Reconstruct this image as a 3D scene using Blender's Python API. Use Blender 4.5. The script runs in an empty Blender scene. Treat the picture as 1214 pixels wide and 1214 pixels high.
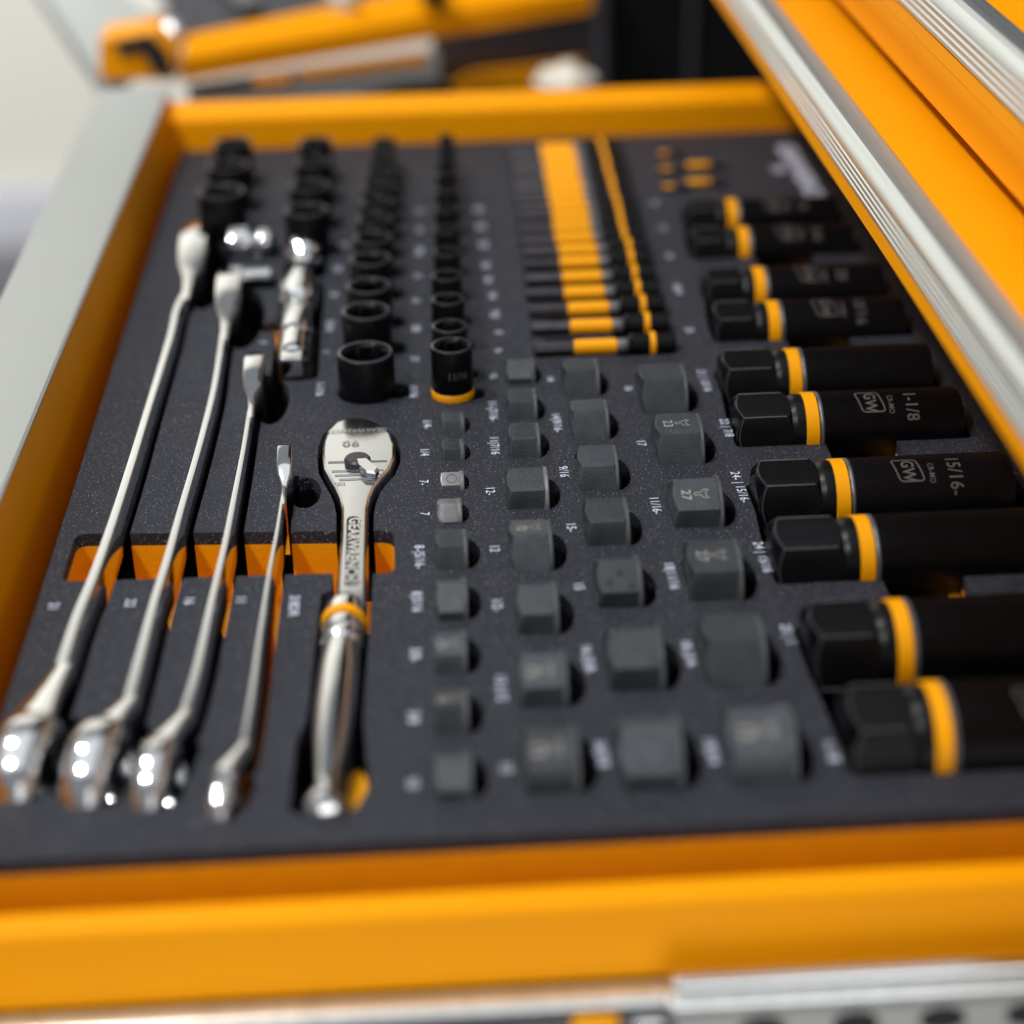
import bpy, bmesh, math, random
import numpy as np
from mathutils import Vector, Matrix
from mathutils.geometry import delaunay_2d_cdt
random.seed(7)
R_ = math.radians
SC = bpy.context.scene
COL = SC.collection

# ------------------------------------------------------------------ camera
# the camera stands 0.4 m above the foam; axes recovered from the drawer's vanishing points
H = 0.4
ROT = Matrix(((0.99800711, 0.04418763, -0.04504739),
              (-0.06059417, 0.47185265, -0.87959276),
              (-0.01761139, 0.88056944, 0.47358981)))
FPX, CPX = 2250.0, 607.0
def measured_rot():
    f = FPX; c = np.array([CPX, CPX]); v1 = np.array([452., -600.]); s = -.02
    d = v1-c; t = (d@d+f*f)/-(d@np.array([1, s])); v2 = v1+t*np.array([1, s])
    cam = lambda p: np.array([p[0]-c[0], -(p[1]-c[1]), -f])
    Y = cam(v1); Y /= np.linalg.norm(Y)
    X = cam(v2); X -= X@Y*Y; X /= np.linalg.norm(X)
    return np.array([X, Y, np.cross(X, Y)])
RM = measured_rot()
cam_d = bpy.data.cameras.new('camera')
cam_o = bpy.data.objects.new('camera', cam_d); COL.objects.link(cam_o)
m4 = Matrix([list(RM[i]) + [0] for i in range(3)] + [[0, 0, 0, 1]])
m4.translation = (0, 0, H)
cam_o.matrix_world = m4
cam_d.sensor_width = 26.978; cam_d.lens = 50.0
cam_d.clip_start = .02; cam_d.clip_end = 60
cam_d.dof.use_dof = True
cam_d.dof.focus_distance = 0.868
cam_d.dof.aperture_fstop = 50/21.5
SC.camera = cam_o

# ------------------------------------------------------------------ world + lamps
W = bpy.data.worlds.new("World"); SC.world = W; W.use_nodes = True
bg = W.node_tree.nodes['Background']
bg.inputs[0].default_value = (.90, .94, 1.0, 1); bg.inputs[1].default_value = .26
def lamp(name, loc, target, size, energy, col, shape='DISK'):
    l = bpy.data.lights.new(name, 'AREA'); l.shape = shape; l.size = size; l.energy = energy; l.color = col
    o = bpy.data.objects.new(name, l); COL.objects.link(o)
    o.location = loc
    o.rotation_euler = (Vector(target)-Vector(loc)).to_track_quat('-Z', 'Y').to_euler()
    return o
lamp('ceiling_lamp_rear', (-.80, 1.05, 1.85), (0, .9, 0), .13, 17, (1, .96, .90))
lamp('ceiling_lamp_front', (-.78, -.10, 1.66), (0, .9, 0), .13, 17, (1, .97, .93))
lamp('overhead_fill', (-.3, .6, 2.5), (-.3, .6, 0), 3.2, 22, (.94, .97, 1), 'SQUARE')  # added broad soft fill from above, brightens upward faces
lamp('front_fill', (.55, -1.5, .75), (0, .6, 0), 1.1, 3.5, (1, .98, .95), 'SQUARE')  # added unseen fill on the near side, lifts camera-facing surfaces
lamp('low_fill', (.1, -1.0, -.45), (0, .5, -.03), 1.0, 8, (1, .98, .95), 'SQUARE')  # added unseen fill from below, brightens the near orange side
lamp('wall_fill', (-1.6, 2.4, 2.0), (-1.6, 5.2, .2), 1.6, 160, (.97, .98, 1), 'SQUARE')  # added unseen fill aimed at the beige wall to brighten it
SC.view_settings.view_transform = 'Standard'; SC.view_settings.look = 'None'
SC.view_settings.exposure = 0.0; SC.view_settings.gamma = 1

# ------------------------------------------------------------------ helpers
def at(px, py, z=0.0):
    """photo pixel (of 1214) -> point on the horizontal plane z"""
    r = RM @ np.array([px-CPX, -(py-CPX), -FPX]); k = (z-H)/r[2]
    return Vector((r[0]*k, r[1]*k, z))
def scale_at(p):      # pixels per metre at a world point
    q = RM.T @ (np.array(p)-np.array([0, 0, H])); return FPX/-q[2]

def mat(name, col, rough=.5, metal=0., spec=.5, noise=None, bump=None, speck=None, coat=0.):
    m = bpy.data.materials.new(name); m.use_nodes = True
    nt = m.node_tree; b = nt.nodes['Principled BSDF']
    b.inputs['Base Color'].default_value = (*col, 1); b.inputs['Roughness'].default_value = rough
    b.inputs['Metallic'].default_value = metal; b.inputs['Specular IOR Level'].default_value = spec
    b.inputs['Coat Weight'].default_value = coat
    tc = nt.nodes.new('ShaderNodeTexCoord')
    cur = None
    if noise:
        sc, amt = noise
        n = nt.nodes.new('ShaderNodeTexNoise'); n.inputs['Scale'].default_value = sc; n.inputs['Detail'].default_value = 6
        nt.links.new(tc.outputs['Object'], n.inputs['Vector'])
        mx = nt.nodes.new('ShaderNodeMix'); mx.data_type = 'RGBA'
        mx.inputs['A'].default_value = (*[c*(1-amt) for c in col], 1)
        mx.inputs['B'].default_value = (*[min(1, c*(1+amt)) for c in col], 1)
        nt.links.new(n.outputs['Fac'], mx.inputs['Factor']); cur = mx.outputs['Result']
        mr = nt.nodes.new('ShaderNodeMapRange'); mr.inputs['To Min'].default_value = max(.02, rough*.75); mr.inputs['To Max'].default_value = min(1, rough*1.25)
        nt.links.new(n.outputs['Fac'], mr.inputs['Value']); nt.links.new(mr.outputs['Result'], b.inputs['Roughness'])
    if speck:
        sc, thr, c2 = speck
        v = nt.nodes.new('ShaderNodeTexNoise'); v.inputs['Scale'].default_value = sc; v.inputs['Detail'].default_value = 1
        nt.links.new(tc.outputs['Object'], v.inputs['Vector'])
        mr = nt.nodes.new('ShaderNodeMapRange'); mr.inputs['From Min'].default_value = thr; mr.inputs['From Max'].default_value = thr+.06
        nt.links.new(v.outputs['Fac'], mr.inputs['Value'])
        mx = nt.nodes.new('ShaderNodeMix'); mx.data_type = 'RGBA'
        nt.links.new(mr.outputs['Result'], mx.inputs['Factor'])
        if cur: nt.links.new(cur, mx.inputs['A'])
        else: mx.inputs['A'].default_value = (*col, 1)
        mx.inputs['B'].default_value = (*c2, 1); cur = mx.outputs['Result']
    if cur: nt.links.new(cur, b.inputs['Base Color'])
    if bump:
        sc, st, dist = bump
        n = nt.nodes.new('ShaderNodeTexNoise'); n.inputs['Scale'].default_value = sc; n.inputs['Detail'].default_value = 4
        nt.links.new(tc.outputs['Object'], n.inputs['Vector'])
        bp = nt.nodes.new('ShaderNodeBump'); bp.inputs['Strength'].default_value = st; bp.inputs['Distance'].default_value = dist
        nt.links.new(n.outputs['Fac'], bp.inputs['Height']); nt.links.new(bp.outputs['Normal'], b.inputs['Normal'])
    return m
M = dict(
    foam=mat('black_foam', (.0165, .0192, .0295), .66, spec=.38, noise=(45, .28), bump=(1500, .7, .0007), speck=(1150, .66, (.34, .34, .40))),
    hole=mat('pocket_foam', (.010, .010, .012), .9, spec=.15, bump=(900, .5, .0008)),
    orange_foam=mat('orange_foam', (.93, .375, .001), .7, spec=.2, noise=(80, .12), bump=(900, .6, .0006)),
    orange=mat('orange_paint', (.98, .365, .0003), .5, spec=.1, noise=(25, .05), bump=(1400, .12, .0003)),
    orange_dark=mat('orange_inner_paint', (.93, .36, .0005), .5, spec=.2, noise=(25, .06), bump=(1200, .15, .0003)),
    ring=mat('orange_band', (1.0, .41, .0005), .45, spec=.25),
    chrome=mat('polished_chrome', (.78, .79, .80), .10, 1, noise=(120, .04)),
    satin=mat('satin_chrome', (.72, .73, .74), .14, 1, noise=(200, .05)),
    alu=mat('brushed_aluminium', (.70, .74, .74), .30, .85, noise=(30, .30), bump=(1500, .08, .0002)),
    alu_matte=mat('anodised_aluminium', (.42, .44, .42), .6, .15, noise=(20, .05), bump=(1500, .1, .0003)),
    impact=mat('black_oxide', (.0028, .003, .0042), .33, spec=.18, noise=(150, .2), bump=(900, .12, .0003)),
    hexm=mat('phosphate_grey_steel', (.043, .050, .058), .38, .2, spec=.5, noise=(140, .42), bump=(900, .5, .0005)),
    hexlight=mat('bright_grey_steel', (.26, .25, .26), .4, .6, spec=.5, noise=(200, .25), bump=(1300, .3, .0002)),
    edge=mat('worn_edge_steel', (.13, .14, .15), .4, .5, noise=(300, .3)),
    white=mat('white_print', (.66, .70, .86), .6),
    etch=mat('laser_etching', (.10, .092, .088), .6),
    worn=mat('worn_grey_steel', (.30, .30, .31), .55, .3, noise=(400, .5)),
    rim=mat('dark_worn_rim', (.065, .065, .08), .22, .7),
    etchbright=mat('bright_etching', (.36, .34, .33), .55),
    etchmid=mat('faint_etching', (.30, .28, .27), .55),
    mirror=mat('mirror_chrome', (.9, .9, .9), .03, 1),
    edgedark=mat('rubbed_edge_steel', (.10, .11, .12), .42, .4, noise=(300, .3)),
    chuckm=mat('grey_chuck_steel', (.13, .13, .14), .5, .3, noise=(400, .5)),
    recess=mat('dark_recess', (.04, .04, .04), .45, .6),
    darkline=mat('dark_engraving', (.01, .01, .012), .6),
    bit=mat('dark_bit_steel', (.07, .065, .075), .4, .6, noise=(200, .3)),
    wall=mat('beige_wall_paint', (.74, .71, .62), .9, noise=(1.5, .04)),
    floor=mat('grey_concrete', (.22, .21, .22), .8, noise=(6, .2)),
    blackpaint=mat('black_paint', (.003, .003, .004), .6, spec=.1, noise=(20, .2)),
    whitepaint=mat('white_plastic', (.60, .60, .64), .5),
)

nt = M['alu'].node_tree; tcn = [n for n in nt.nodes if n.type == 'TEX_COORD'][0]; mp = nt.nodes.new('ShaderNodeMapping'); mp.inputs['Scale'].default_value = (14, .12, 14)
first = [n for n in nt.nodes if n.type == 'TEX_NOISE'][0]; nt.links.new(tcn.outputs['Object'], mp.inputs['Vector']); nt.links.new(mp.outputs['Vector'], first.inputs['Vector'])
for key in ('hexm', 'impact'):
    nt = M[key].node_tree; b = nt.nodes['Principled BSDF']; src = b.inputs['Base Color'].links[0].from_socket
    oi = nt.nodes.new('ShaderNodeObjectInfo'); mr = nt.nodes.new('ShaderNodeMapRange'); mr.inputs['To Min'].default_value = .72; mr.inputs['To Max'].default_value = 1.4
    hs = nt.nodes.new('ShaderNodeHueSaturation'); nt.links.new(oi.outputs['Random'], mr.inputs['Value']); nt.links.new(mr.outputs['Result'], hs.inputs['Value'])
    nt.links.new(src, hs.inputs['Color']); nt.links.new(hs.outputs['Color'], b.inputs['Base Color'])

def mesh_obj(name, bm, m, parent=None, sharp=35):
    bmesh.ops.recalc_face_normals(bm, faces=bm.faces)
    me = bpy.data.meshes.new(name); bm.to_mesh(me); bm.free()
    for p in me.polygons: p.use_smooth = True
    me.set_sharp_from_angle(angle=R_(sharp))
    me.materials.append(m if not isinstance(m, str) else M[m])
    o = bpy.data.objects.new(name, me); COL.objects.link(o)
    if parent: o.parent = parent
    return o
def thing(name, label, cat, loc=(0, 0, 0), group=None):
    o = bpy.data.objects.new(name, None); COL.objects.link(o); o.location = loc; o.empty_display_size = .01
    o['label'] = label; o['category'] = cat
    if group: o['group'] = group
    return o
def copy_tree(o, parent=None):
    c = o.copy(); COL.objects.link(c); c.parent = parent
    for ch in list(o.children): copy_tree(ch, c)
    return c
def loft(bm, rings, cap0=True, cap1=True, closed=False):
    vs = [[bm.verts.new(p) for p in r] for r in rings]
    n = len(vs[0])
    pairs = list(zip(vs, vs[1:])) + ([(vs[-1], vs[0])] if closed else [])
    for a, b in pairs:
        for i in range(n):
            j = (i+1) % n
            try: bm.faces.new((a[i], a[j], b[j], b[i]))
            except ValueError: pass
    if not closed:
        if cap0: bm.faces.new(vs[0][::-1])
        if cap1: bm.faces.new(vs[-1])
def circ(r, n, h, axis='z', ph=0., c=(0, 0, 0)):
    out = []
    for i in range(n):
        a = 2*math.pi*i/n+ph
        u, v = r*math.cos(a), r*math.sin(a)
        p = {'z': (u, v, h), 'x': (h, u, v), 'y': (u, h, v)}[axis]
        out.append((p[0]+c[0], p[1]+c[1], p[2]+c[2]))
    return out
def lathe(bm, prof, axis='z', n=32, c=(0, 0, 0), closed=False, cap0=True, cap1=True):
    loft(bm, [circ(max(r, 1e-5), n, h, axis, 0, c) for r, h in prof], cap0, cap1, closed)
def hexpts(r, rot, h, axis='x', k=4, soft=.12):
    """hexagon of vertex radius r with rounded corners, 6*k points"""
    out = []
    for i in range(6):
        a0 = rot+math.pi/3*i
        for j in range(k):
            t = (j/(k-1)-.5)*soft*math.pi/3*2
            rr = r*math.cos(math.pi/6)/math.cos(math.pi/6-abs(t)) if abs(t) < math.pi/6 else r
            rr = min(rr, r*(1-.02*soft*5))
            a = a0+t; u, v = rr*math.cos(a), rr*math.sin(a)
            out.append({'z': (u, v, h), 'x': (h, u, v)}[axis])
    return out
def hexring(r, rot, base, slope, n=8):
    """hexagon with n points a side; x runs from base by slope*(radius beyond the flats), as a turned chamfer cuts it"""
    out = []; af = r*math.cos(math.pi/6)
    for i in range(6):
        for j in range(n):
            t = (j/n)*math.pi/3; rho = min(af/math.cos(t-math.pi/6), r*.985)
            a = rot+math.pi/3*i+t; out.append((base+slope*(rho-af), rho*math.cos(a), rho*math.sin(a)))
    return out
def scaled(ring, k, dx):
    return [(x+dx, y*k, z*k) for x, y, z in ring]
def box(bm, x0, x1, y0, y1, z0, z1, bev=0.):
    r = bmesh.ops.create_cube(bm, size=1)
    vs = r['verts']
    for v in vs:
        v.co = Vector(((x0+x1)/2+v.co.x*(x1-x0), (y0+y1)/2+v.co.y*(y1-y0), (z0+z1)/2+v.co.z*(z1-z0)))
    if bev:
        es = list({e for v in vs for e in v.link_edges})
        bmesh.ops.bevel(bm, geom=es, offset=bev, segments=3, affect='EDGES', profile=.5)
def prism_y(bm, pts, y0, y1):       # closed x-z outline swept along y
    loft(bm, [[(x, y0, z) for x, z in pts], [(x, y1, z) for x, z in pts]])
def strip_y(bm, pts, y0, y1, th=.0012):   # open x-z profile as a sheet of thickness th
    P = [Vector(p) for p in pts]; off = []
    for i, p in enumerate(P):
        d = (P[min(i+1, len(P)-1)]-P[max(i-1, 0)]).normalized()
        off.append(p+Vector((d.y, -d.x))*th)
    prism_y(bm, [tuple(p) for p in P]+[tuple(p) for p in off[::-1]], y0, y1)
def text_mesh(s, size, bold=.012, sx=.85):
    cu = bpy.data.curves.new('lettering', 'FONT'); cu.body = s; cu.size = size
    cu.align_x = 'CENTER'; cu.align_y = 'CENTER'; cu.offset = bold*size; cu.space_character = 1.06; cu.resolution_u = 3
    ob = bpy.data.objects.new('lettering', cu)
    me = bpy.data.meshes.new_from_object(ob)
    bm = bmesh.new(); bm.from_mesh(me)
    bmesh.ops.scale(bm, vec=(sx, 1, 1), verts=bm.verts)
    bpy.data.objects.remove(ob); bpy.data.curves.remove(cu); bpy.data.meshes.remove(me)
    return bm
def print_text(s, loc, size, parent, name='size_print', m='white', rot=-90, sx=.85, bold=.012):
    bm = text_mesh(s, size, bold, sx)
    bmesh.ops.rotate(bm, cent=(0, 0, 0), matrix=Matrix.Rotation(R_(rot), 3, 'Z'), verts=bm.verts)
    bmesh.ops.translate(bm, vec=loc, verts=bm.verts)
    me = bpy.data.meshes.new(name); bm.to_mesh(me); bm.free(); me.materials.append(M[m])
    o = bpy.data.objects.new(name, me); COL.objects.link(o); o.parent = parent
    return o
def wrapped_text(s, size, x, ang, r, parent, name='marking', m='etch', sx=.9, bold=.01, shear=0.):
    """lettering that reads round a cylinder of radius r about the x axis (tops towards +x)"""
    bm = text_mesh(s, size, bold, sx)
    us = [v.co.x for v in bm.verts]; a, b = min(us), max(us)
    for k in range(1, 14):
        g = bm.verts[:]+bm.edges[:]+bm.faces[:]
        bmesh.ops.bisect_plane(bm, geom=g, plane_co=(a+(b-a)*k/14, 0, 0), plane_no=(1, 0, 0))
    for v in bm.verts:
        u, w = v.co.x, v.co.y
        th = ang+u/r          # 0 = top, grows towards the camera (-y)
        v.co = Vector((x+w+shear*u, -r*math.sin(th), r*math.cos(th)))
    me = bpy.data.meshes.new(name); bm.to_mesh(me); bm.free(); me.materials.append(M[m])
    o = bpy.data.objects.new(name, me); COL.objects.link(o); o.parent = parent
    return o
def inpoly(p, poly):
    x, y = p; c = False; n = len(poly); j = n-1
    for i in range(n):
        xi, yi = poly[i]; xj, yj = poly[j]
        if (yi > y) != (yj > y) and x < (xj-xi)*(y-yi)/(yj-yi)+xi: c = not c
        j = i
    return c
def rrect(x0, x1, y0, y1, r=.004, k=4):
    out = []
    for cx, cy, a0 in ((x1-r, y1-r, 0), (x0+r, y1-r, 90), (x0+r, y0+r, 180), (x1-r, y0+r, 270)):
        for i in range(k+1):
            a = R_(a0+90*i/k); out.append((cx+r*math.cos(a), cy+r*math.sin(a)))
    return out
def cpoly(cx, cy, r, n=28, ry=None):
    ry = ry or r
    return [(cx+r*math.cos(2*math.pi*i/n), cy+ry*math.sin(2*math.pi*i/n)) for i in range(n)]
SKZ = (-1.285, -1.46)
POCKETS = []     # (polygon, 'orange' | 'black', depth)

# ------------------------------------------------------------------ room
bm = bmesh.new(); box(bm, -12, 12, -4, 12, -1.64, -1.6)
o = mesh_obj('floor', bm, 'floor'); o['kind'] = 'structure'
bm = bmesh.new(); box(bm, -12, 12, 5.2, 5.3, -1.6, 3.2)
o = mesh_obj('back_wall', bm, 'wall'); o['kind'] = 'structure'
bm = bmesh.new(); z1, z0_ = SKZ; box(bm, -12, 12, 5.14, 5.2, z0_, z1, .01)
o = mesh_obj('skirting_board', bm, 'whitepaint'); o['kind'] = 'structure'
bm = bmesh.new(); box(bm, -12, 12, 5.10, 5.2, -1.6, z0_-.002, .004)
o = mesh_obj('wall_base', bm, 'floor'); o['kind'] = 'structure'

# ------------------------------------------------------------------ the open drawer
YB, YF = 1.292, .513           # foam back and front edge
XL, XR = -.162, .300           # foam left and right edge
D = thing('tool_drawer', 'open orange steel drawer with grey aluminium front trim, holding the black foam', 'drawer')
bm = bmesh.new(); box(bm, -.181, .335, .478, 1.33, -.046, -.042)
mesh_obj('shade_floor', bm, 'hole', D)  # added black sheet: the shade at the wall foot put into colour
# near side wall: outer face, rolled lip
def xz_sheet(bm, pts, x0, x1, th=.0014):
    P = [Vector(p) for p in pts]; off = []
    for i, p in enumerate(P):
        d = (P[min(i+1, len(P)-1)]-P[max(i-1, 0)]).normalized()
        off.append(p+Vector((-d.y, d.x))*th)
    q = [tuple(p) for p in P]+[tuple(p) for p in off[::-1]]
    loft(bm, [[(x0, y, z) for y, z in q], [(x1, y, z) for y, z in q]])
def arc(c, r, a0, a1, n=6):
    return [(c[0]+r*math.cos(R_(a0+(a1-a0)*i/n)), c[1]+r*math.sin(R_(a0+(a1-a0)*i/n))) for i in range(n+1)]
bm = bmesh.new()
pr = [(.4975, -.040)]+arc((.4935, -.012), .004, 0, 90)+arc((.489, -.012), .004, 90, 180)+[(.4825, -.024), (.4800, -.0360)]
xz_sheet(bm, pr, -.186, .34)
mesh_obj('side_wall', bm, 'orange', D)
# far side wall with its rolled lip
bm = bmesh.new()
pr = [(1.297, -.042), (1.297, .018)]+arc((1.3005, .0185), .0035, 180, 110, 3)+[(1.318, .0262)]+arc((1.317, .0222), .004, 80, 0, 4)+[(1.322, -.05)]
xz_sheet(bm, pr, -.181, .325)
mesh_obj('side_wall', bm, 'orange', D)
# front panel (left in the photograph) with aluminium trim on top
SK = lambda y: .0120*(y-.55)/.75       # the panel runs slightly out of square
bm = bmesh.new(); loft(bm, [[(x+SK(y), y, z) for x, z in ((-.1835, -.058), (-.1795, -.058), (-.1795, .0328), (-.1803, .0335), (-.1835, .0335))] for y in (.474, 1.322)])
mesh_obj('front_panel', bm, 'orange_dark', D)
bm = bmesh.new()
pts = [(-.1790, .0337), (-.1788, .0350), (-.1800, .0361), (-.184, .0365), (-.213, .0365), (-.2165, .0345), (-.2175, .030), (-.2175, -.055), (-.2155, -.06), (-.184, -.06), (-.184, .0337)]
loft(bm, [[(x+(SK(y) if x > -.19 else 0), y, z) for x, z in pts] for y in (.40, 1.325)])
mesh_obj('front_trim', bm, 'alu_matte', D)
bm = bmesh.new(); box(bm, .327, .332, .48, 1.318, -.045, .02)
mesh_obj('rear_panel', bm, 'orange_dark', D)

# drawer slide under the near side
S = thing('drawer_slide', 'silver ball bearing slide with black slots below the near orange drawer side', 'drawer slide')
bm = bmesh.new(); box(bm, -.25, .40, .4690, .4785, -.0400, -.0362, .0015); mesh_obj('inner_rail', bm, 'alu', S)
bm = bmesh.new(); box(bm, .073, .40, .4655, .4735, -.0322, -.0272, .0015); mesh_obj('outer_rail', bm, 'satin', S)
bm = bmesh.new(); box(bm, .071, .40, .4635, .4695, -.0400, -.0328, .002); mesh_obj('rail_flange', bm, 'alu', S)
bm = bmesh.new(); box(bm, -.25, .40, .4695, .4740, -.11, -.0405, .0008); mesh_obj('web_plate', bm, 'bit', S)
bm = bmesh.new(); box(bm, .074, .30, .4650, .4692, -.10, -.0404, .0008); mesh_obj('cabinet_bracket', bm, 'alu_matte', S)
for x in (.103, .134, .163, .192):
    bm = bmesh.new(); lathe(bm, [(.0078, .4642), (.0078, .4652)], 'y', 24, (x, 0, 0))
    for v in bm.verts: v.co.z = -.0475+v.co.z*.62
    mesh_obj('slot', bm, 'darkline', S)
bm = bmesh.new(); box(bm, .040, .056, .4655, .4693, -.0480, -.0408, .002); mesh_obj('release_tab', bm, 'ring', S)
bm = bmesh.new(); box(bm, .060, .071, .4655, .4693, -.0460, -.0425, .001); mesh_obj('latch', bm, 'satin', S)

# ------------------------------------------------------------------ upper drawers on the right
def upper(x0, z0, y0, y1, label, floor_to):
    T = thing('upper_drawer', label, 'drawer', group='drawers stepped open above the socket drawer')
    bm = bmesh.new()     # orange lower edge of the drawer body
    prism_y(bm, [(x0+.0005, z0-.001), (x0-.0005, z0+.0005), (x0, z0+.0072), (x0+.030, z0+.0072), (x0+.030, z0-.001)], y0+.01, y1-.01)
    mesh_obj('front_panel', bm, 'orange', T)
    # aluminium pull: grooved face, then a broad rounded top
    pts = [(x0+.0005, z0+.0078)]
    for k in range(4):
        h = z0+.0085+k*.0042; w = x0-.0005-k*.0009
        pts += [(w, h), (w-.0006, h+.0008), (w-.0006, h+.0024), (w+.0002, h+.0032)]
    zt = z0+.0085+4*.0042
    pts += [(x0-.0045, zt+.0005)] + [(x0+.003+.0075*math.cos(R_(a)), zt+.0005+.0085*math.sin(R_(a))) for a in (168, 150, 130, 110, 92)]
    pts += [(x0+.010, zt+.0090), (x0+.0125, zt+.0070), (x0+.0130, z0+.0078)]
    bm = bmesh.new(); prism_y(bm, pts, y0, y1); mesh_obj('pull_rail', bm, 'alu', T, 20)
    bm = bmesh.new()
    box(bm, x0+.0135, floor_to, y0+.012, y1-.012, z0+.0240, z0+.0275); mesh_obj('drawer_floor', bm, 'orange', T)
    return T
upper(.207, .100, -.02, 1.60, 'lower stepped drawer with grooved silver pull rail next to the deep sockets', .50)
U2 = upper(.2485, .1625, -.02, 1.80, 'higher stepped drawer at the top right corner, orange edge under silver pull', .55)
# two-fold orange face of the higher drawer
bm = bmesh.new()
prism_y(bm, [(.2492, .1392), (.2484, .1400), (.2484, .1415), (.2492, .1500), (.2480, .1530), (.2482, .1622), (.2530, .1622), (.2530, .1392)], -.01, 1.79)
mesh_obj('folded_edge', bm, 'orange', U2)

# ------------------------------------------------------------------ wrenches
def ribbon(path, wl, wr):
    """polygon round a polyline with offsets to the left / right (x)"""
    L = [(p[0]-a, p[1]) for p, a in zip(path, wl)]; Rr = [(p[0]+a, p[1]) for p, a in zip(path, wr)]
    return L+Rr[::-1]
def sect(w, zt, hgt, c, flare=0.):
    """shank cross-section: slightly crowned top, rounded corners"""
    b = min(w*.2, .0009)
    pts = [(-w/2, zt-hgt), (-w/2-flare, zt-hgt*.5), (-w/2, zt-b*1.2), (-w/2+b*.3, zt-b*.4), (-w/2+b, zt), (0, zt+.00012),
           (w/2-b, zt), (w/2-b*.3, zt-b*.4), (w/2, zt-b*1.2), (w/2+flare, zt-hgt*.5), (w/2, zt-hgt)]
    return [(c[0]+x, c[1], z) for x, z in pts]
def shank_sect(w, zt, hgt, c):
    pts = [(-w/2, zt-hgt), (-w/2, zt-.0016), (-w*.47, zt-.0006), (-w*.42, zt), (-w*.1, zt+.0001), (w*.10, zt-.0001), (w*.17, zt-.0007), (w*.34, zt-.0042), (w*.47, zt-.0078), (w*.5, zt-.0095), (w/2, zt-hgt)]
    return [(c[0]+x, c[1], z) for x, z in pts]
def smooth_path(pts, n=10):
    """Catmull-Rom through control tuples"""
    P = [np.array(p, float) for p in pts]; P = [2*P[0]-P[1]]+P+[2*P[-1]-P[-2]]; out = []
    for i in range(1, len(P)-2):
        for k in range(n):
            t = k/n; a, b, c, d = P[i-1:i+3]
            out.append(.5*((2*b)+(-a+c)*t+(2*a-5*b+4*c-d)*t*t+(-a+3*b-3*c+d)*t**3))
    out.append(P[-2]); return out
def wrench(px, wpx, head, headw, farw, labels, neck_z=.008, R=.026):
    T = thing('wrench', labels, 'wrench', group='chrome wrenches side by side in the foam')
    zt = neck_z
    ctrl = []
    for (x, y), w in zip(px, wpx):
        p = at(x, y, zt); ctrl.append((p.x, p.y, w/scale_at(p)))
    sp = smooth_path(ctrl, 8)
    # shank
    bm = bmesh.new()
    n = len(sp)
    rings = []
    for i, (x, y, w) in enumerate(sp):
        rings.append(shank_sect(w*1.06, zt, .014, (x, y)))
    loft(bm, rings); mesh_obj('shank', bm, 'chrome', T, 28)
    # far end seen edge-on
    x0, y0, w0 = sp[0]; fw = farw[0]/scale_at((x0, y0, zt)); fl = farw[1]
    bm = bmesh.new(); rings = []
    prof = [(-.012, w0, 0), (0.0, w0*1.05, .0003), (.010, w0*1.35, .0015), (.020, fw*.86, .004), (.030, fw, .0065), (.5, fw*1.02, .008), (.90, fw*1.0, .0065), (1.0, fw*.82, .003)]
    for t, w, dz in prof:
        yy = y0+(t if t < .05 and t > -.02 else .03+(fl-.03)*((t-.1)/.9))
        if t in (.010, .020, .030): yy = y0+t*fl/.05*.8
        rings.append(sect(w, zt+dz, .026, (x0+(yy-y0)*(-.02), yy)))
    rings.sort(key=lambda r: r[0][1])
    loft(bm, rings); mesh_obj('open_end', bm, 'chrome', T, 50)
    # near ring end, standing on edge
    hx, hyb = head
    p = at(hx, hyb, 0.0); hw = headw/scale_at(p)
    cy = p.y+R*.88; cz = -.0095*R/.026
    bm = bmesh.new()
    k = 10; prof = []
    for i in range(k+1):       # barrel crown
        a = -1+2*i/k; prof.append((R*(1-.20*abs(a)**3.4-.02*a*a), a*hw/2))
    prof += [(R*.70, hw/2*.99), (R*.58, hw/2*.97), (R*.58, -hw/2*.97), (R*.70, -hw/2*.99)]
    lathe(bm, prof, 'x', 48, (0, 0, 0), closed=True)
    HR = Matrix.Translation((p.x, cy, cz)) @ Matrix.Rotation(R_(-9), 4, 'Z')
    bmesh.ops.transform(bm, matrix=HR, verts=bm.verts)
    ob = mesh_obj('ring_end', bm, 'chrome', T, 40)
    # neck joining shank to ring
    x1, y1, w1 = sp[-1]
    bm = bmesh.new(); rings = []
    tgt_y = cy+R*.25
    for t in (0, .25, .5, .75, 1.):
        xx = x1+(p.x-x1)*t; yy = y1+.004+(tgt_y-y1-.004)*t; w = w1+(hw*.86-w1)*(t**1.6)
        rings.append(sect(w, zt+.004*t*(R/.026), .015, (xx, yy)))
    loft(bm, rings); mesh_obj('neck', bm, 'chrome', T, 50)
    # pockets: slot + head wells
    path = [(x, y) for x, y, w in sp]
    lo = [q for q in sp if q[1] < .735]; up = [q for q in sp if q[1] >= .725]
    POCKETS.append((ribbon([(x0, y0+fl)]+[q[:2] for q in up], [fw/2+.0006]+[q[2]/2+.0004 for q in up], [fw/2+.0015]+[q[2]/2+.0024 for q in up]), 'black'))
    POCKETS.append((ribbon([q[:2] for q in lo]+[(p.x, cy)], [q[2]/2+(.0012 if R < .022 else .0004) for q in lo]+[w1/2+.002], [q[2]/2+.0027 for q in lo]+[hw/2]), 'orange' if R < .018 else 'black'))
    POCKETS.append((cpoly(x0+.0085, y0+fl*.42, fw/2+.0035, ry=fl*.50), 'black'))
    rr_ = rrect(-hw/2-.0010, hw/2+.005, -R*.86, R*1.1, .006)
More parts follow.
